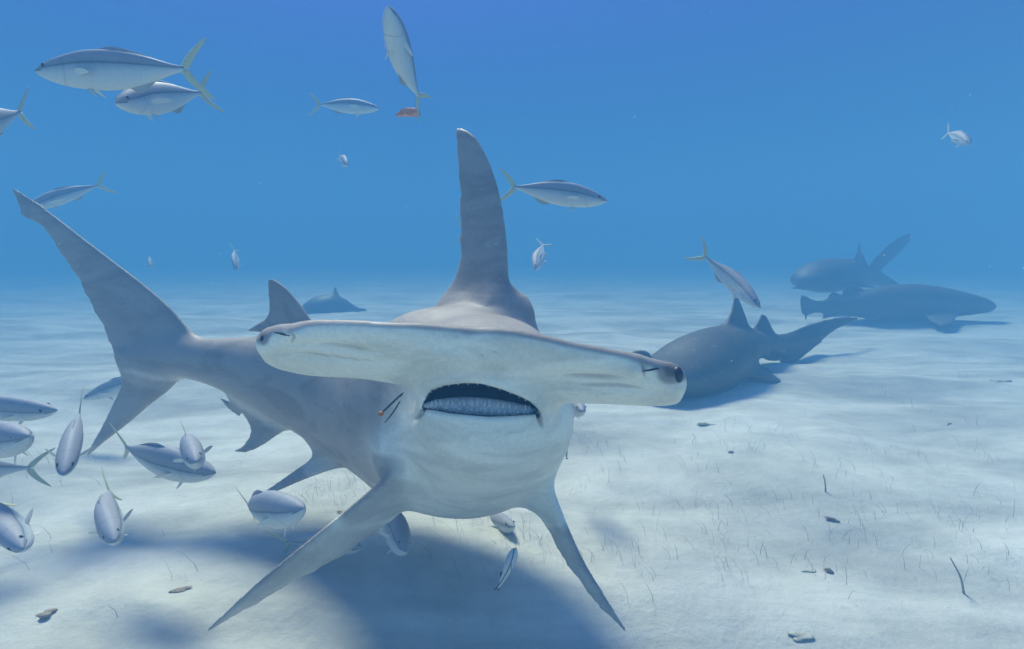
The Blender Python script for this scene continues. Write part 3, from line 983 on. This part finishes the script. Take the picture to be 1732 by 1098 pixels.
# ------------------------------------------------------------------ jacks
HT = [(0, .004), (.02, .022), (.06, .044), (.12, .068), (.20, .090), (.30, .107), (.40, .112), (.50, .105), (.60, .087), (.70, .059), (.78, .032), (.84, .017), (.875, .015)]


def fish_body(bend, deep=1.0, wide=.60, belly=0.0):
    t = np.linspace(0, 1, 44)
    u = .875 * t
    hh = np.interp(u, [a for a, b in HT], [b for a, b in HT])
    for _ in range(3):
        hh[1:-1] = (hh[:-2] + 2 * hh[1:-1] + hh[2:]) / 4
    hh *= deep
    ww = hh * np.interp(u, [0, .1, .3, .6, .8, .875], [.95, .80, wide, wide * .9, .6, .5])
    m = 24
    th = np.linspace(0, 2 * np.pi, m, endpoint=False)
    R, U, Vv = [], [], []
    for i in range(len(u)):
        x = .5 - u[i]
        y0 = bend * max(0, u[i] - .25) ** 2
        z0 = -.012 * math.cos(min(u[i], .3) / .3 * math.pi / 2)
        yy = np.cos(th) * ww[i]
        zz = np.sin(th)
        zc_ = np.where(zz > 0, zz * hh[i] * .96, zz * hh[i] * 1.02)
        R.append(np.stack([np.full(m, x), y0 + yy, z0 + zc_], -1))
        U += [u[i] / .875] * m
        Vv += list(zz)
    V, Fc = rings_to_mesh(np.array(R))
    U += [0, 1]; Vv += [0, 0]
    V, Fc = outward(V, Fc)
    return V, Fc, np.array(U), np.array(Vv)


def yb(bend, u):
    return bend * max(0, u - .25) ** 2


def fish_fin(pts_l, pts_t, th, bend, n=14):
    L = [np.array([.5 - a, yb(bend, a) + c, b]) for a, b, c in pts_l]
    T = [np.array([.5 - a, yb(bend, a) + c, b]) for a, b, c in pts_t]
    return wing(L, T, th, n=n, m=10)


def join(*ms):
    V, Fc, o = [], [], 0
    for v, f in ms:
        V.append(v); Fc.append(f + o); o += len(v)
    return np.vstack(V), np.vstack(Fc)


fish_lib = {}


def fish_parts(bend, deep=1.0):
    key = (bend, deep)
    if key in fish_lib:
        return fish_lib[key]
    V, Fc, U, Vv = fish_body(bend, deep)
    ms = {}

    def mk(name, V, Fc, mat, smooth=True):
        me = bpy.data.meshes.new(name)
        me.from_pydata([tuple(map(float, p)) for p in V], [], [tuple(int(i) for i in f) for f in Fc])
        me.polygons.foreach_set('use_smooth', [smooth] * len(me.polygons))
        me.materials.append(mat)
        me.update()
        return me
    b = mk('jack_body', V, Fc, M['jack'])
    for k, a in (('u', U), ('v', Vv)):
        at = b.attributes.new(k, 'FLOAT', 'POINT')
        at.data.foreach_set('value', a.astype(np.float32))
    parts = []
    up = fish_fin([(.845, .000, 0), (.875, .045, 0), (.93, .095, 0), (.99, .135, 0), (1.03, .155, 0)],
                  [(.900, .000, 0), (.912, .018, 0), (.952, .068, 0), (1.005, .120, 0), (1.034, .153, 0)], [.014, .010, .007, .005, .003], bend)
    dn = fish_fin([(.845, -.008, 0), (.875, -.055, 0), (.93, -.105, 0), (.99, -.145, 0), (1.03, -.165, 0)],
                  [(.900, -.008, 0), (.912, -.026, 0), (.952, -.078, 0), (1.005, -.130, 0), (1.034, -.163, 0)], [.014, .010, .007, .005, .003], bend)
    parts.append(('tail_fin', mk('tail_fin', *join(up, dn), M['yellow_fin'])))
    dz = deep
    d1 = fish_fin([(.34, .095 * dz, 0), (.40, .112 * dz, 0), (.45, .122 * dz, 0)], [(.80, .018, 0), (.66, .070 * dz, 0), (.54, .108 * dz, 0)], [.006, .004, .003], bend)
    parts.append(('dorsal_fin', mk('dorsal_fin', *d1, M['grey_fin'])))
    d2 = fish_fin([(.52, -.098 * dz, 0), (.56, -.116 * dz, 0), (.59, -.124 * dz, 0)], [(.80, -.020, 0), (.70, -.060 * dz, 0), (.63, -.110 * dz, 0)], [.006, .004, .003], bend)
    parts.append(('anal_fin', mk('anal_fin', *d2, M['grey_fin'])))
    for s in (-1, 1):
        pf = fish_fin([(.26, -.012, s * .055), (.30, -.005, s * .085), (.36, -.012, s * .115), (.40, -.030, s * .128)], [(.28, -.038, s * .055), (.32, -.042, s * .080), (.37, -.040, s * .108), (.402, -.034, s * .126)], [.005, .004, .003, .002], bend)
        parts.append(('pectoral_fin', mk('pectoral_fin', *pf, M['pale_fin'])))
        vf = fish_fin([(.28, -.095 * dz, s * .012), (.31, -.125 * dz, s * .028), (.345, -.150 * dz, s * .038)], [(.32, -.100 * dz, s * .012), (.335, -.125 * dz, s * .026), (.352, -.148 * dz, s * .037)], [.005, .004, .002], bend)
        parts.append(('pelvic_fin', mk('pelvic_fin', *vf, M['pale_fin'])))
        ev, ef = ellipsoid((.5 - .085, s * .0365, .014), (.0125, .006, .0125), n=8, m=12)
        parts.append(('eye', mk('eye', ev, ef, M['fish_eye'])))
    fish_lib[key] = (b, parts)
    return fish_lib[key]


def place_fish(head, tail, depth, L, label, up=(0, 0, 1), away=1, bend=0.0, deep=1.0, name='jack_fish', group='yellow tailed jacks around the sharks'):
    h = W(*head, depth)
    # depth of the tail so that the fish is L long
    best = None
    for k in range(-120, 121):
        z = depth + away * abs(k) * L / 100 if away else depth
        d = abs(np.linalg.norm(W(*tail, z) - h) - L)
        if best is None or d < best[0] - 1e-9:
            best = (d, z)
    t = W(*tail, best[1])
    Lr = float(np.linalg.norm(h - t))
    f = unit(h - t)
    u = np.asarray(up, float)
    s = unit(np.cross(u, f))
    u = np.cross(f, s)
    body, parts = fish_parts(bend, deep)
    o = bpy.data.objects.new(name, body)
    col.objects.link(o)
    Mx = Matrix(((f[0], s[0], u[0]), (f[1], s[1], u[1]), (f[2], s[2], u[2]))).to_4x4()
    c = (h + t) / 2
    sc_ = Lr / 1.02
    o.matrix_world = Matrix.Translation(Vector(c)) @ Mx @ Matrix.Diagonal((sc_, sc_, sc_, 1))
    tag(o, label, 'fish', group)
    for nm, me in parts:
        p = bpy.data.objects.new(nm, me)
        col.objects.link(p)
        p.parent = o
    return o


FISH = [
    ((55, 117), (360, 119), 1.20, .42, 'largest yellow tailed jack at upper left, side-on, facing left', (0.02, -.15, 1), 1, .1, .98),
    ((192, 172), (336, 158), 1.30, .40, 'jack turned towards the camera just under the largest upper left jack', (-.1, -.1, 1), 1, .25, 1.0),
    ((-118, 238), (52, 184), 1.25, .42, 'rear end of a jack leaving the left edge above the big tail tip', (.2, 0, 1), 1, 0.0, 1.0),
    ((36, 353), (178, 308), 2.60, .44, 'slim jack passing behind the upper tip of the hammerhead\'s tail', (0, -.1, 1), 1, .2, .85),
    ((656, 6), (699, 178), 1.35, .36, 'jack swimming straight up with its pale belly turned to us', (.16, 1.0, 0.0), 1, 0.2, 1.25),
    ((643, 182), (524, 176), 3.0, .42, 'small pale jack facing right beside the upright belly-up one', (0, 0, 1), 1, 0.0, .95),
    ((588, 279), (572, 262), 4.2, .40, 'tiny pale jack high left of the tall dorsal fin', (.35, 0, 1), 1, 0.0, 1.0),
    ((1030, 338), (845, 313), 2.0, .43, 'silvery jack facing right just right of the tall dorsal fin', (0, -.1, 1), 1, 0.0, 1.0),
    ((826, 398), (774, 388), 2.5, .38, 'jack hidden behind the tall dorsal fin with only tail tips showing', (0, 0, 1), -1, 0.0, .9),
    ((904, 457), (920, 408), 3.1, .38, 'small dark jack diving to the right of the tall dorsal fin base', (-.75, .3, .45), 1, 0.0, 1.0),
    ((1289, 521), (1192, 430), 2.05, .40, 'pinkish jack with bright yellow tail diving above the dark nurse shark', (.55, -.35, .75), 1, -.35, .9),
    ((1643, 242), (1598, 222), 3.3, .38, 'lone small jack in open water at upper right', (.1, 0, 1), 1, 0.0, 1.0),
    ((254, 452), (253, 432), 5.6, .40, 'fainter leftmost of two dim far jacks between tail and second dorsal fin', (0, -.3, 1), 1, 0.0, 1.0),
    ((399, 457), (396, 418), 4.6, .40, 'dim far jack above the second dorsal fin, right one of two', (-.5, -.2, .8), 1, 0.0, 1.0),
    ((98, 692), (-130, 690), 1.60, .44, 'blue-backed jack at left edge with pointed snout, below the big tail', (0, -.45, 1), 1, .2, 1.0),
    ((48, 735), (-75, 752), 1.12, .40, 'blue-backed blunt jack head poking in at the left edge', (0, -.45, 1), 1, -.2, 1.15),
    ((-150, 800), (36, 793), 1.35, .42, 'jack at left edge of which only a thin forked tail shows', (0, 0, 1), 1, .35, .9),
    ((106, 802), (138, 688), 1.18, .40, 'slanting jack seen from above in front of the tail\'s lower lobe', (.55, -.65, .5), 1, 0.0, .9),
    ((138, 674), (275, 628), 2.65, .44, 'jack mostly hidden behind the lower lobe of the hammerhead\'s tail', (0, -.1, 1), 1, 0.0, .9),
    ((366, 798), (172, 762), 1.40, .42, 'pale jack with yellow-green tail facing right under the anal fin', (0, -.25, 1), 1, .2, 1.2),
    ((331, 780), (316, 738), 1.18, .36, 'blue-topped jack head-on in front of the pale right-facing jack', (-.1, -.25, 1), 1, 0.0, 1.05),
    ((36, 930), (-12, 838), .98, .36, 'big dark blue jack nosing down at the lower left edge', (-.45, -.6, .8), 1, 0.0, 1.0),
    ((192, 916), (173, 826), 1.08, .36, 'plump blue-backed jack coming head-on over the sand at lower left', (-.05, -.45, 1), 1, .1, 1.05),
    ((514, 857), (390, 868), 1.10, .36, 'deep-bodied jack with long tail lobes just left of the pectoral fin', (0, -.3, 1), 1, .2, 1.25),
    ((612, 925), (480, 902), 1.48, .38, 'jack half hidden behind the long left pectoral fin', (-.1, -.35, 1), 1, -.2, 1.0),
    ((688, 932), (650, 852), 1.34, .40, 'blue-backed jack nosing down under the left pectoral fin root', (.45, -.5, .8), 1, -.2, 1.1),
    ((870, 889), (806, 876), 1.70, .40, 'jack swimming under the hammerhead\'s belly', (.1, -.25, 1), 1, 0.0, .9),
    ((987, 694), (950, 672), 1.80, .40, 'jack mostly hidden behind the right side of the hammerhead\'s throat', (0, -.1, 1), 1, 0.0, 1.0),
]
for a in FISH:
    place_fish(a[0], a[1], a[2], a[3], a[4], a[5], a[6], a[7], a[8])


# ------------------------------------------------------------------ remoras
def remora(head, tail, depth, label, L=None, up=(-.6, -.2, .7)):
    h, t = W(*head, depth), W(*tail, depth * 1.01)
    Lr = float(np.linalg.norm(h - t)) if L is None else L
    f = unit(h - t); s = unit(np.cross(np.asarray(up, float), f)); u = np.cross(f, s)
    k = 9
    prof = [(.50, .010, .02), (.46, .030, .05), (.38, .052, .075), (.25, .068, .085), (.08, .066, .072), (-.1, .055, .055), (-.26, .036, .036), (-.38, .020, .024), (-.44, .014, .020)]
    bendf = lambda x: .28 * (x - .1) ** 2
    secs = [(x, bendf(x), 0, b * 1.05, b * 1.35) for x, a, b in prof]
    V, Fc = outward(*loft(secs, 40, 20))
    Mx = Matrix(((f[0], s[0], u[0]), (f[1], s[1], u[1]), (f[2], s[2], u[2]))).to_4x4()
    o = mesh_obj('remora', V, Fc, M['remora'])
    at = o.data.attributes.new('v', 'FLOAT', 'POINT')
    vv = V[:, 2] / .095
    at.data.foreach_set('value', vv.astype(np.float32))
    c = (h + t) / 2
    o.matrix_world = Matrix.Translation(Vector(c)) @ Mx @ Matrix.Diagonal((Lr, Lr, Lr, 1))
    tag(o, label, 'fish')

    def fin(nm, Lp, Tp, th, mat):
        L_ = [np.array([a, bendf(a) + cc, b]) for a, b, cc in Lp]
        T_ = [np.array([a, bendf(a) + cc, b]) for a, b, cc in Tp]
        mesh_obj(nm, *wing(L_, T_, th, n=10, m=8), mat, o)
    fin('tail_fin', [(-.40, .018, 0), (-.46, .05, 0), (-.53, .07, 0)], [(-.44, 0, 0), (-.48, .0, 0), (-.52, .03, 0)], [.012, .008, .004], M['remora_dark'])
    fin('tail_fin', [(-.40, -.018, 0), (-.46, -.05, 0), (-.53, -.07, 0)], [(-.44, 0, 0), (-.48, .0, 0), (-.52, -.03, 0)], [.012, .008, .004], M['remora_dark'])
    fin('dorsal_fin', [(.0, .055, 0), (-.03, .10, 0), (-.06, .13, 0)], [(-.3, .03, 0), (-.16, .07, 0), (-.09, .12, 0)], [.01, .007, .004], M['remora_dark'])
    for s_ in (-1, 1):
        fin('pectoral_fin', [(.26, .0, s_ * .06), (.20, .01, s_ * .13), (.12, .0, s_ * .19)], [(.19, -.02, s_ * .06), (.15, -.02, s_ * .12), (.11, -.01, s_ * .185)], [.01, .007, .004], M['remora_dark'])
        ev, ef = ellipsoid((.40, bendf(.4) + s_ * .052, .012), (.012, .006, .012), n=6, m=10)
        mesh_obj('eye', ev, ef, M['eye'], o)
    mv, mf = ellipsoid((.495, bendf(.49), -.02), (.03, .035, .010), n=8, m=12)
    mesh_obj('mouth', mv, mf, M['red'], o)
    return o


t_ = NT('remora_skin')
va = t_.attr('v')
nz = t_.noise(t_.coords('Object'), 12.0, 3)
vv_ = t_.math('ADD', t_.math('MULTIPLY', va, .4), t_.math('ADD', .5, t_.math('MULTIPLY', t_.math('SUBTRACT', nz, .5), .08)))
cc_ = t_.ramp(vv_, [(0.0, (.55, .56, .54)), (.56, (.60, .61, .60)), (.59, (.08, .085, .09)), (.65, (.08, .085, .09)), (.68, (.60, .61, .60)), (1.0, (.42, .44, .45))])
t_.bsdf(cc_, .5, .3)
M['remora'] = t_.m
M['remora_dark'] = plain('remora_fin', (.10, .105, .11), .6, .2)
remora((872, 930), (842, 1003), 1.0, 'small striped remora with red mouth swimming under the hammerhead\'s chin')
remora((955, 748), (960, 778), 1.42, 'tiny dark remora clinging to the right side of the hammerhead\'s belly')


# ------------------------------------------------------------------ loose things
def lump(name, c, r, mat, label, cat, stretch=(1, 1, 1), seed=0, rot=0.0):
    V, Fc = ellipsoid((0, 0, 0), (1, 1, 1), n=9, m=12)
    rs = np.random.default_rng(seed)
    D = rs.normal(size=(7, 3))
    D /= np.linalg.norm(D, axis=1)[:, None]
    k = 1 + .22 * np.sin(V @ D[:5].T * 4.0 + rs.random(5) * 6).sum(1) * 1.1
    V = V * k[:, None] * np.asarray(stretch) * r
    cr, sr = math.cos(rot), math.sin(rot)
    V = V @ np.array([[cr, sr, 0], [-sr, cr, 0], [0, 0, 1]])
    o = mesh_obj(name, V, Fc, mat)
    o.location = c
    tag(o, label, cat)
    return o


o = lump('orange_scrap', W(690, 192, 1.7), .040, M['orange'], 'blurred orange scrap drifting just below the upright jack\'s tail', 'scrap', (1, .5, .24), 3)
o.rotation_euler = (0, math.radians(-8), 0)


def ground(px, py):
    a = PITCH + math.atan((py - 549) / F)
    y = (H / math.tan(a)) if a > 0 else 40
    # refine on the rippled surface
    for _ in range(4):
        zc_ = y * CP + (H - 0) * SP
        x = (px - 866) / F * zc_
        hgt = float(sand_h(x, y))
        y = (H - hgt) / math.tan(a)
    return x, y, hgt


LITTER = [
    (1357, 1076, .022, 'shell', (1.6, .8, .3), 'pale oval shell bit on the sand at the bottom right of centre', 'shell'),
    (1402, 967, .016, 'weed', (1.1, .8, .8), 'reddish brown weed clump on the pale sand right of the pectoral fin tip', 'weed'),
    (1410, 880, .018, 'weed', (1.3, 1, .6), 'small brown weed clump beside a faint dark patch of sand', 'weed'),
    (1236, 766, .012, 'twig', (1, 1, .8), 'small dark pebble on the sand right of the hammerhead\'s chin', 'pebble'),
    (1193, 719, .028, 'shell', (1.9, .7, .35), 'flat pale scrap of weed under the right tip of the head', 'weed'),
    (1690, 645, .045, 'shell', (1.5, 1.2, .25), 'yellowish patch of growth on the bright sand near the right edge', 'weed'),
    (1370, 967, .012, 'shell', (2.2, .5, .3), 'thin pale flake of shell left of the reddish weed clump', 'shell'),
    (1605, 640 + 78, .014, 'twig', (1.8, .6, .4), 'dark curled leaf on the sand by the right edge', 'leaf'),
    (80, 1040, .020, 'weed', (1.4, .9, .5), 'dark weed clump at the bottom left beside a shadow', 'weed'),
    (302, 1000, .016, 'weed', (2.3, .6, .35), 'thin brown leaf on the sand left of the long pectoral fin', 'leaf'),
    (533, 752, .016, 'twig', (1.6, .7, .5), 'small dark bit on the sand between anal and pelvic fins', 'pebble'),
    (576, 868, .012, 'weed', (1.5, .8, .6), 'curled brown bit on bright sand behind the pectoral fin', 'leaf'),
]
for i, (px, py, r, m_, st, lb, ct) in enumerate(LITTER):
    x, y, z = ground(px, py)
    r *= .72
    lump({'shell': 'shell_bit', 'weed': 'weed_clump', 'pebble': 'pebble', 'leaf': 'dead_leaf'}[ct], (x, y, z + r * st[2] * .4), r, M[m_], lb, ct, st, 20 + i, random.uniform(-.6, .6))
for i, (px, py, lb, hh_, lean) in enumerate([(1632, 1004, 'dark bent stalk standing in the sand near the bottom right corner', .11, -.5), (1396, 832, 'short dark stalk standing in sand in the middle right', .075, -.15)]):
    x, y, z = ground(px, py)
    b_ = np.array([x, y, z - .005])
    V, Fc = tube([b_ - b_, np.array([lean * hh_ * .3, 0, hh_ * .5]), np.array([lean * hh_ * .8, .01, hh_])], [.0034, .0026, .0014])
    o = mesh_obj('stalk', V, Fc, M['twig'])
    o.location = b_
    tag(o, lb, 'stalk')


# ------------------------------------------------------------------ thin seagrass and drifting specks
def grass():
    V, Fc = [], []
    patches = []
    for _ in range(95):
        patches.append((random.uniform(960, 1760), random.uniform(745, 985), random.randint(2, 7)))
    for _ in range(20):
        patches.append((random.uniform(900, 1760), random.uniform(600, 745), random.randint(3, 8)))
    for _ in range(14):
        patches.append((random.uniform(520, 660), random.uniform(800, 880), random.randint(4, 10)))
    for _ in range(18):
        patches.append((random.uniform(740, 960), random.uniform(880, 960), random.randint(3, 9)))
    for _ in range(14):
        patches.append((random.uniform(0, 420), random.uniform(700, 1090), random.randint(2, 5)))
    for px, py, k in patches:
        x0, y0, _ = ground(px, py)
        for _ in range(k):
            x, y = x0 + random.gauss(0, .06), y0 + random.gauss(0, .06)
            z = float(sand_h(x, y)) - .004
            h = random.uniform(.025, .085)
            w = random.uniform(.0003, .0007)
            a = random.uniform(0, 2 * math.pi)
            lx, ly = random.gauss(-.35, .45) * h, random.gauss(0, .35) * h
            n = len(V)
            dx, dy = math.cos(a) * w, math.sin(a) * w
            for f, ww in ((0, 1), (.35, 1), (.7, .8)):
                q = f * f
                V.append((x + lx * q - dx * ww, y + ly * q - dy * ww, z + h * f))
                V.append((x + lx * q + dx * ww, y + ly * q + dy * ww, z + h * f))
            V.append((x + lx * 1.1, y + ly * 1.1, z + h * .96))
            Fc += [(n, n + 1, n + 3, n + 2), (n + 2, n + 3, n + 5, n + 4), (n + 4, n + 5, n + 6)]
    o = mesh_obj('seagrass', V, Fc, M['grass'], smooth=False)
    tag(o, 'sparse thin seagrass blades growing out of the sand', None, None, 'stuff')


grass()


def specks():
    V, Fc = [], []
    T0 = np.array([(0, 0, 1), (.94, 0, -.33), (-.47, .82, -.33), (-.47, -.82, -.33)])
    for _ in range(230):
        p = W(random.uniform(0, 1732), random.uniform(0, 620), random.uniform(.8, 9.5))
        r = random.uniform(.0010, .0024) * (1 if p[1] < 4 else 2)
        n = len(V)
        q = T0 * r * np.array([random.uniform(.6, 1.8), 1, random.uniform(.6, 1.4)])
        V += [tuple(p + k) for k in q]
        Fc += [(n, n + 1, n + 2), (n, n + 2, n + 3), (n, n + 3, n + 1), (n + 1, n + 3, n + 2)]
    o = mesh_obj('drifting_specks', V, Fc, M['snow'], smooth=False)
    tag(o, 'tiny pale specks drifting in the water', None, None, 'stuff')


specks()
